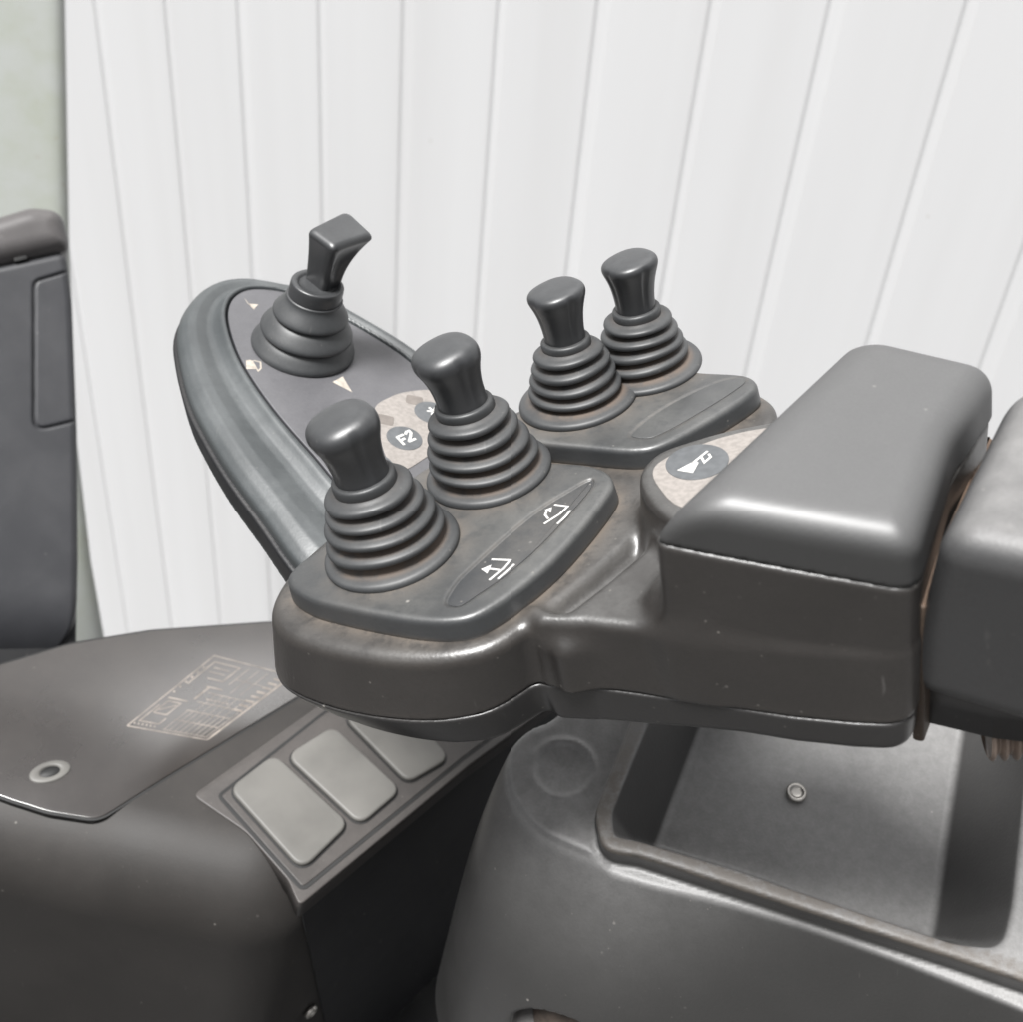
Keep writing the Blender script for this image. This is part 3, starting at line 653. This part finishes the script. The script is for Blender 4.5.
# ================================================================== STORAGE TRAY CONSOLE (lower right)
T = Frame(5, 50, (563, 769), .50)
tray = thing('storage_console', 'black moulded console with an open storage tray under the palm rest', 'storage console', T)
ridge_px = [(552, 718), (530, 728), (513, 745), (506, 770), (513, 798), (537, 829), (580, 852), (650, 876), (720, 894), (800, 918), (900, 954), (1023, 1002), (1120, 1040), (1190, 900), (1200, 620), (1020, 570), (820, 560), (680, 590), (600, 670)]
ridge = catmull(T.pts(ridge_px, 0), 6)
inner_px = [(688, 625), (611, 812), (613, 836), (640, 842), (740, 872), (865, 915), (956, 945), (1004, 950), (1014, 905), (1042, 625)]
inner = rounded(T.pts(inner_px, 8.5), [6, 10, 4, 10, 60, 60, 30, 12, 40, 6], 6)
outer_px = [(672, 618), (595, 812), (602, 850), (640, 856), (740, 888), (865, 929), (956, 958), (1140, 1020), (1160, 880), (1165, 625)]
outer = rounded(T.pts(outer_px, 8.5), [6, 14, 10, 10, 60, 60, 60, 12, 40, 6], 6)
f_tb0 = prism(ridge, -260, 0, 4.5, .20, (.0, 0), 0)
def f_tb(Q):
    Q = Q.copy(); k = np.clip((Q[:, 0] - 0) / 150, 0, 1); k = k * k * (3 - 2 * k)      # the front bulges more at its left end
    Q[:, 1] = Q[:, 1] + (58 - 46 * k) * (1 - np.exp(-np.maximum(-Q[:, 2] - 2, 0) / 64)); Q[:, 0] = Q[:, 0] + 17 * (1 - np.exp(-np.maximum(-Q[:, 2] - 2, 0) / 32)); return f_tb0(Q) * .85
f_tl = prism(outer, -20, 8.5, 1.5, .02, (0, 0), 8.5)
f_ti = prism(inner, -44, 60, 3.0, -.38, (0, 0), 8.5)
gro = Outline(inset(outer if area(outer) > 0 else outer[::-1], -1))
dim = T.p(563, 769, 0)
ra, rb_ = T.on_plane((566, 1050), (0, 0, 0), np.array([0, 0, 1.0])), T.on_plane((566, 1050), (0, 0, -200), np.array([0, 0, 1.0]))
rr_ = ra + np.linspace(0, 1, 2000)[:, None] * (rb_ - ra); hx = rr_[np.argmax(f_tb(rr_) < 0)]      # where the opening sits on the front face
gl0, gl1 = T.p(602, 850, 8.5), T.p(956, 958, 8.5); gln = np.array([gl0[1] - gl1[1], gl1[0] - gl0[0]]) / np.linalg.norm(gl1 - gl0)
def f_tray(Q):
    d = f_tb(Q)
    # shallow channel all round the lip
    g_ = np.hypot(np.maximum(np.abs(gro(Q[:, 0], Q[:, 1]) - 3.0) - 1.4, 0), Q[:, 2] - .5) - 4.2
    g_ = g_ + .5 * np.clip((Q[:, 0] - gl0[0]) * gln[0] + (Q[:, 1] - gl0[1]) * gln[1] - 4, 0, 60) + .5 * np.clip(gl0[0] + 4 - Q[:, 0], 0, 60)      # the channel runs along the front only
    d = smax(d, -g_, 2.0)
    r = np.hypot(Q[:, 0] - dim[0], Q[:, 1] - dim[1]); d = smax(d, -(np.sqrt(r * r + (Q[:, 2] - 60)**2) - 62.0), .6); d = smin(d, np.hypot(r - 15.2, Q[:, 2] + .7) - 1.4, 2.0)
    d = smin(d, f_tl(Q), 1.0)
    d = smax(d, -f_ti(Q), 2.0)
    hole = np.sqrt(((Q[:, 0] - hx[0]) / 1.45)**2 + (Q[:, 1] - hx[1])**2 * .35 + (Q[:, 2] - hx[2])**2) - 20
    return smax(d, -hole, 2.5)
V, F = nets(f_tray, (*(ridge.min(0) - [100, 100]), -180), (*(ridge.max(0) + [10, 10]), 12), 1.6)
lipw = ((np.abs(gro(V[:, 0], V[:, 1]) + 3.5) < 4.5) & (V[:, 2] > 6.0)).astype(float)
tr_m = plastic('tray_plastic_worn', (.03, .0295, .029), .34, .8, (.30, .295, .29), even=.75, blot=.15, grain=.2, gscale=700, specks=.4, spec=.9, dirt=True, dirtcol=(.105, .09, .075))  # strong pale tone on upward faces paints light into the tray floor
mesh('tray_body', V, F, tr_m, tray, attr=lipw * .8)
scp = T.p(797, 792, -41)
V, F = lathe(dense([(5.2, -1), (5.2, .4), (4.6, .9), (3.4, .8), (3.0, .3), (.4, .2)], 2), 32); e = part_empty('screw', tray, (*scp, -41.6)); mesh('screw_head', V, F, M['steel'], e)
V, F = lathe(dense([(25, -30), (25, -8), (23, -3), (17, 1), (8, 2.4), (.5, 2.6)], 3), 48)
kn = mesh('round_plug', V, F, M['brown'], tray); kn.location = tuple(np.array([hx[0] + 9, hx[1] + 10, hx[2] - 6]) * .001); kn.rotation_euler = (rad(60), 0, 0)

# ================================================================== DASHBOARD CONSOLE (lower left)
D_ = Frame(-16, 40, (200, 720), .62)
dash = thing('side_console', 'brown-black glossy dashboard console with load chart and grey keys', 'dashboard', D_)
topO = rounded(np.array([D_.p(280, 914, 0), D_.p(470, 755, 0), D_.p(560, 660, 0), D_.p(400, 612, 0), D_.p(270, 619, 0), D_.p(150, 627, 0), D_.p(70, 640, 0), D_.p(-40, 672, 0), D_.p(-190, 760, 0), D_.p(-60, 838, 0)]), [58, 40, 40, 60, 40, 40, 40, 40, 20, 30], 8)
right_a, right_b = D_.p(300, 893, 0), D_.p(470, 752, 0)
f_d = prism(topO, -420, 0, 46, .05, (0, 0), 0)
fw0, fw1 = D_.p(300, 900, 0), D_.p(470, 757, 0)
dirv = (fw1 - fw0) / np.linalg.norm(fw1 - fw0); nrm = np.array([dirv[1], -dirv[0]])
def f_dash(Q):
    d = f_d(Q)
    s = (Q[:, 0] - fw0[0]) * nrm[0] + (Q[:, 1] - fw0[1]) * nrm[1]
    d = smax(d, s, 3.0)
    return d
V, F = nets(f_dash, (*(topO.min(0) - [20, 30]), -330), (*(topO.max(0) + 10), 6), 3.4)
mesh('body', V, F, M['dash'], dash)
# black kick panel on the driver's side
n3_ = np.array([nrm[0], nrm[1], 0.]); kp0 = np.array([*(fw0 + nrm * 1.6), -7.])
kb_ = D_.on_plane((325, 1022), kp0, n3_) - kp0; kb_ = kb_ * (-560 / min(kb_[2], -40))
far_ = np.array([*(fw1 - fw0 + dirv * 120), 0.]); dn_ = np.array([0, 0, -560.])
kq_ = [kp0, kp0 + far_, kp0 + far_ + dn_, kp0 + kb_]
mk, tk = np.array(kq_), np.array(kq_) - n3_ * 1.4
kick = mesh('kick_panel', np.concatenate([mk, tk]), [(0, 1, 2, 3), (7, 6, 5, 4)] + [(i, 4 + i, 4 + (i + 1) % 4, (i + 1) % 4) for i in range(4)], M['black'], dash, smooth=False)
a3 = np.array([*(fw0 + nrm * 2.0), -20.])
def ring_on_side(px, r):
    c = D_.on_plane(px, a3, n3_); Vr = []; sg = 64
    for i in range(sg):
        t = 2 * math.pi * i / sg; o_ = np.array([*(dirv * math.cos(t)), math.sin(t)])
        for k in range(8):
            a = 2 * math.pi * k / 8; Vr.append(c + o_ * (r + .9 * math.cos(a)) + n3_ * .9 * math.sin(a))
    Fr = [(i * 8 + k, i * 8 + (k + 1) % 8, ((i + 1) % sg) * 8 + (k + 1) % 8, ((i + 1) % sg) * 8 + k) for i in range(sg) for k in range(8)]
    mesh('raised_ring', Vr, Fr, M['bezel'], kick)
ring_on_side((410, 1030), 30); ring_on_side((478, 950), 30)
V, F = lathe(dense([(4.6, -1), (4.6, 1.6), (4.0, 2.4), (2.4, 2.5), (2.2, 1.4), (.4, 1.3)], 2), 24)
sc1 = mesh('screw', V, F, M['steel'], kick)
q_ = D_.on_plane((310, 1011), a3, n3_)
zx = Vector((dirv[0], dirv[1], 0)); zz = Vector((nrm[0], nrm[1], 0)); zy = zz.cross(zx)
mm = Matrix((zx, zy, zz)).transposed().to_4x4(); mm.translation = Vector(q_ * .001); sc1.matrix_local = mm
# hinged cover
cov = rounded(D_.pts([(-70, 770), (10, 800), (48, 812), (98, 820), (168, 776), (306, 692), (420, 628), (270, 621.5), (150, 630), (70, 643), (-40, 676)], 1), [10, 60, 40, 14, 60, 60, 20, 60, 60, 60, 20], 8)
cv = slab('cover', inset(cov if area(cov) > 0 else cov[::-1], .5), -4, .7, .5, M['cover'], dash)
gr_ = cov if area(cov) > 0 else cov[::-1]
slab('cover_gap', inset(gr_, -.9), -3, .10, .05, M['groove'], dash)
# load chart printed on the cover
CH = [np.array(D_.p(*q, .7)) for q in ((127, 726), (207, 740), (292, 676), (214, 656))]
def ch(s, t): return (CH[0] * (1 - s) + CH[1] * s) * (1 - t) + (CH[3] * (1 - s) + CH[2] * s) * t
Ls = [([ch(0, 0), ch(1, 0)], 1.0), ([ch(0, 1), ch(1, 1)], .8), ([ch(0, 0), ch(0, 1)], 1.0), ([ch(1, 0), ch(1, 1)], 1.6)]
for s_ in np.linspace(.42, .95, 9): Ls.append(([ch(s_, .03), ch(s_, .30)], .5))
for t_ in (.03, .30, .165, .42, .55): Ls.append(([ch(.40, t_), ch(.96, t_)], .7))
for s_ in np.linspace(.5, .95, 6): Ls.append(([ch(s_, .30), ch(s_, .55)], .4))
for t_ in np.linspace(.42, .97, 9):
    Ls.append(([ch(.86, t_), ch(.97, t_)], 2.0))
Ls += [([ch(.06, .30), ch(.06, .08), ch(.30, .08), ch(.30, .16)], 1.0), ([ch(.10, .20), ch(.26, .20), ch(.26, .36), ch(.10, .36), ch(.10, .20)], 1.0), ([ch(.12, .24), ch(.24, .33)], .9),
       ([ch(.06, .40), ch(.30, .40)], 1.2), ([ch(.34, .44), ch(.34, .62)], 1.6), ([ch(.30, .62), ch(.50, .62)], 1.2),
       ([ch(.08, .60), ch(.08, .93), ch(.40, .93), ch(.40, .72), ch(.20, .72)], 1.0), ([ch(.14, .80), ch(.34, .80)], .8), ([ch(.14, .86), ch(.34, .86)], .8), ([ch(.50, .70), ch(.50, .95)], .6), ([ch(.62, .60), ch(.62, .95)], .5), ([ch(.74, .60), ch(.74, .95)], .5), ([ch(.5, .78), ch(.84, .78)], .5)]
for k in range(6): Ls.append(([ch(.03 + .05 * k, .045), ch(.05 + .05 * k, .045)], 1.6)); Ls.append(([ch(.46 + .05 * k, .47), ch(.49 + .05 * k, .47)], 1.4)); Ls.append(([ch(.03, .48 + .07 * k), ch(.055, .48 + .07 * k)], 1.8))
strokes('load_chart', [(a, b * .75) for a, b in Ls], 1.0, .66, .78, M['chart'], cv)
lk = part_empty('cover_lock', cv, (*D_.p(50, 772, .7), .5)); lk.scale = (1.25, .8, .7); lk.rotation_euler = (0, 0, .5)
V, F = lathe(dense([(8.6, 0), (8.6, .8), (7.8, 1.5), (5.0, 1.6), (4.4, .8), (4.2, .5)], 2), 36, cap=False); mesh('lock_ring', V, F, M['padkey'], lk)
V, F = lathe([(4.6, 0), (4.5, .5), (.3, .5)], 24); mesh('lock_core', V, F, M['groove'], lk)
# switch bezel and three grey keys
bz = rounded(D_.pts([(192, 795), (320, 704), (520, 560), (640, 640), (468, 766), (299, 906), (288, 880), (246, 832)], 1), [4, 60, 20, 20, 60, 3, 20, 40], 6)
bzl = slab('key_bezel', bz, -14, 1.0, .8, M['bezel'], dash)
rc = rounded(D_.pts([(216, 796), (316, 717), (500, 580), (610, 650), (462, 762), (302, 893)], 1), [4, 60, 20, 20, 60, 5], 6)
slab('recess_line', rc, .5, 1.25, .1, M['groove'], bzl)
slab('recess_floor', inset(rc if area(rc) > 0 else rc[::-1], 2.2), .6, 1.7, .4, M['bezel'], bzl)
e1_ = D_.p(291, 752, 3) - D_.p(232, 788, 3)
keys = [[(231, 788), (274, 755), (347, 823), (302, 867)], [(288, 755), (333, 727), (399, 789), (360, 822)], [(346, 717), (388, 688), (448, 757), (408, 780)]]
for kq in keys:
    P4 = rounded(D_.pts(kq, 5), 7, 8)
    P4 = inset(P4 if area(P4) > 0 else P4[::-1], -1.0)
    slab('key_gap', inset(P4, -1.1), 1.2, 1.95, .1, M['groove'], bzl)
    slab('grey_key', P4, 1.4, 5.0, 1.6, M['padkey'], dash)

# ================================================================== LEFT PANEL, PILLAR
L_ = Frame(-80, 64, (40, 450), .76)      # panel turned towards the camera: its face is the frame's plane
pn = thing('upright_panel', 'dark grey upright panel with a rounded top and a sunken lid at the left edge', 'panel', L_)
pO = rounded(L_.pts([(-160, 300), (66, 251), (72, 300), (77, 430), (78, 560), (75, 720), (-160, 760)], 0), [4, 6, 40, 60, 60, 20, 4], 6)
f_p = prism(pO, -40, 0, 5, 0)
lidO = Outline(rounded(L_.pts([(34, 281), (110, 258), (110, 412), (34, 430)], 0), 7, 6))
def f_pan(Q):
    d = f_p(Q); ld = np.abs(lidO(Q[:, 0], Q[:, 1])) - .9
    d = smax(d, -smax(ld, -1.8 - Q[:, 2], .4), .5)
    return smax(d, (Q[:, 2] - cutp[0]) * .62 - (Q[:, 1] - cutp[1]) * .78, 28)
cut_ = L_.p(60, 640, 0); cutp = (0, cut_[1], cut_[0])  # panel foot rolled back to bring it into shade
V, F = nets(f_pan, (*(pO.min(0) - 6), -44), (*(pO.max(0) + 6), 4), 1.1)
mesh('panel_body', V, F, M['panel'], pn)
cO = rounded(L_.pts([(-160, 262), (30, 203), (62, 206), (70, 240), (68, 247), (-160, 298)], 4), [4, 20, 14, 8, 3, 4], 8)
f_c = prism(cO, -44, 5, 14, 0)
V, F = nets(f_c, (*(cO.min(0) - 6), -48), (*(cO.max(0) + 6), 10), 1.8)
mesh('rounded_top', V, F, M['panelcap'], pn)
rb = rounded(L_.pts([(-160, 560), (77, 560), (75, 760), (75, 1500), (-110, 1500)], -14), 4); slab('foot_shade', rb, -60, -13, 3, M['black'], pn)  # black slab added to stand in for the shade at the panel foot
sl_ = rounded(L_.pts([(-160, 294), (60, 246), (62, 256), (-160, 304)], 0), 2); slab('gap', sl_, -36, -6, 1, M['groove'], pn)
lt = rounded(L_.pts([(14, 258), (27, 255), (27, 259), (14, 262)], 0), 1); slab('latch', lt, -30, 1.0, .4, M['groove'], pn)

pil_m, tr, b = nodes('grimy_pale_paint'); Lk = tr.links.new; tc = N(tr, 'ShaderNodeTexCoord').outputs['Object']
n = N(tr, 'ShaderNodeTexNoise', Scale=9.0, Detail=7.0, Roughness=.65); Lk(tc, n.inputs['Vector']); n2 = N(tr, 'ShaderNodeTexNoise', Scale=45.0, Detail=3.0); Lk(tc, n2.inputs['Vector'])
c = mix(tr, ramp(tr, n.outputs[0], .35, .68), (.27, .28, .268), (.235, .25, .21)); c = mix(tr, mul(tr, ramp(tr, n2.outputs[0], .66, .74), .6), c, (.2, .17, .13))
Lk(c, b.inputs['Base Color']); b.inputs['Roughness'].default_value = .4
S_ = Frame(-75, 62, (40, 300), 1.02)
pil = thing('cab_pillar', 'grimy pale grey-green pillar behind the upright panel in the top left corner', 'pillar', S_)
pilO = catmull(S_.pts([(-190, -260), (62, -260), (65, 0), (69, 230), (78, 440), (92, 560), (106, 640), (150, 900), (210, 1700), (-80, 1700)], 0), 6)
f_s = prism(rounded(S_.pts([(-190, -260), (60, -260), (66, 0), (70, 230), (78, 440), (92, 560), (106, 640), (150, 900), (210, 1700), (-80, 1700)], 0), [4, 4, 90, 90, 90, 90, 90, 90, 10, 10], 6), -70, 0, 14, 0)
V, F = nets(f_s, (*(pilO.min(0) - 10), -76), (*(pilO.max(0) + 10), 4), 5)
mesh('post', V, F, pil_m, pil)

# cab floor far below, closing the gap between the consoles
fv, ff = boxmesh((-900, 60, 1250), (900, 900, 1270)); fl = mesh('cab_floor', fv, ff, M['black'], smooth=False); fl['kind'] = 'structure'
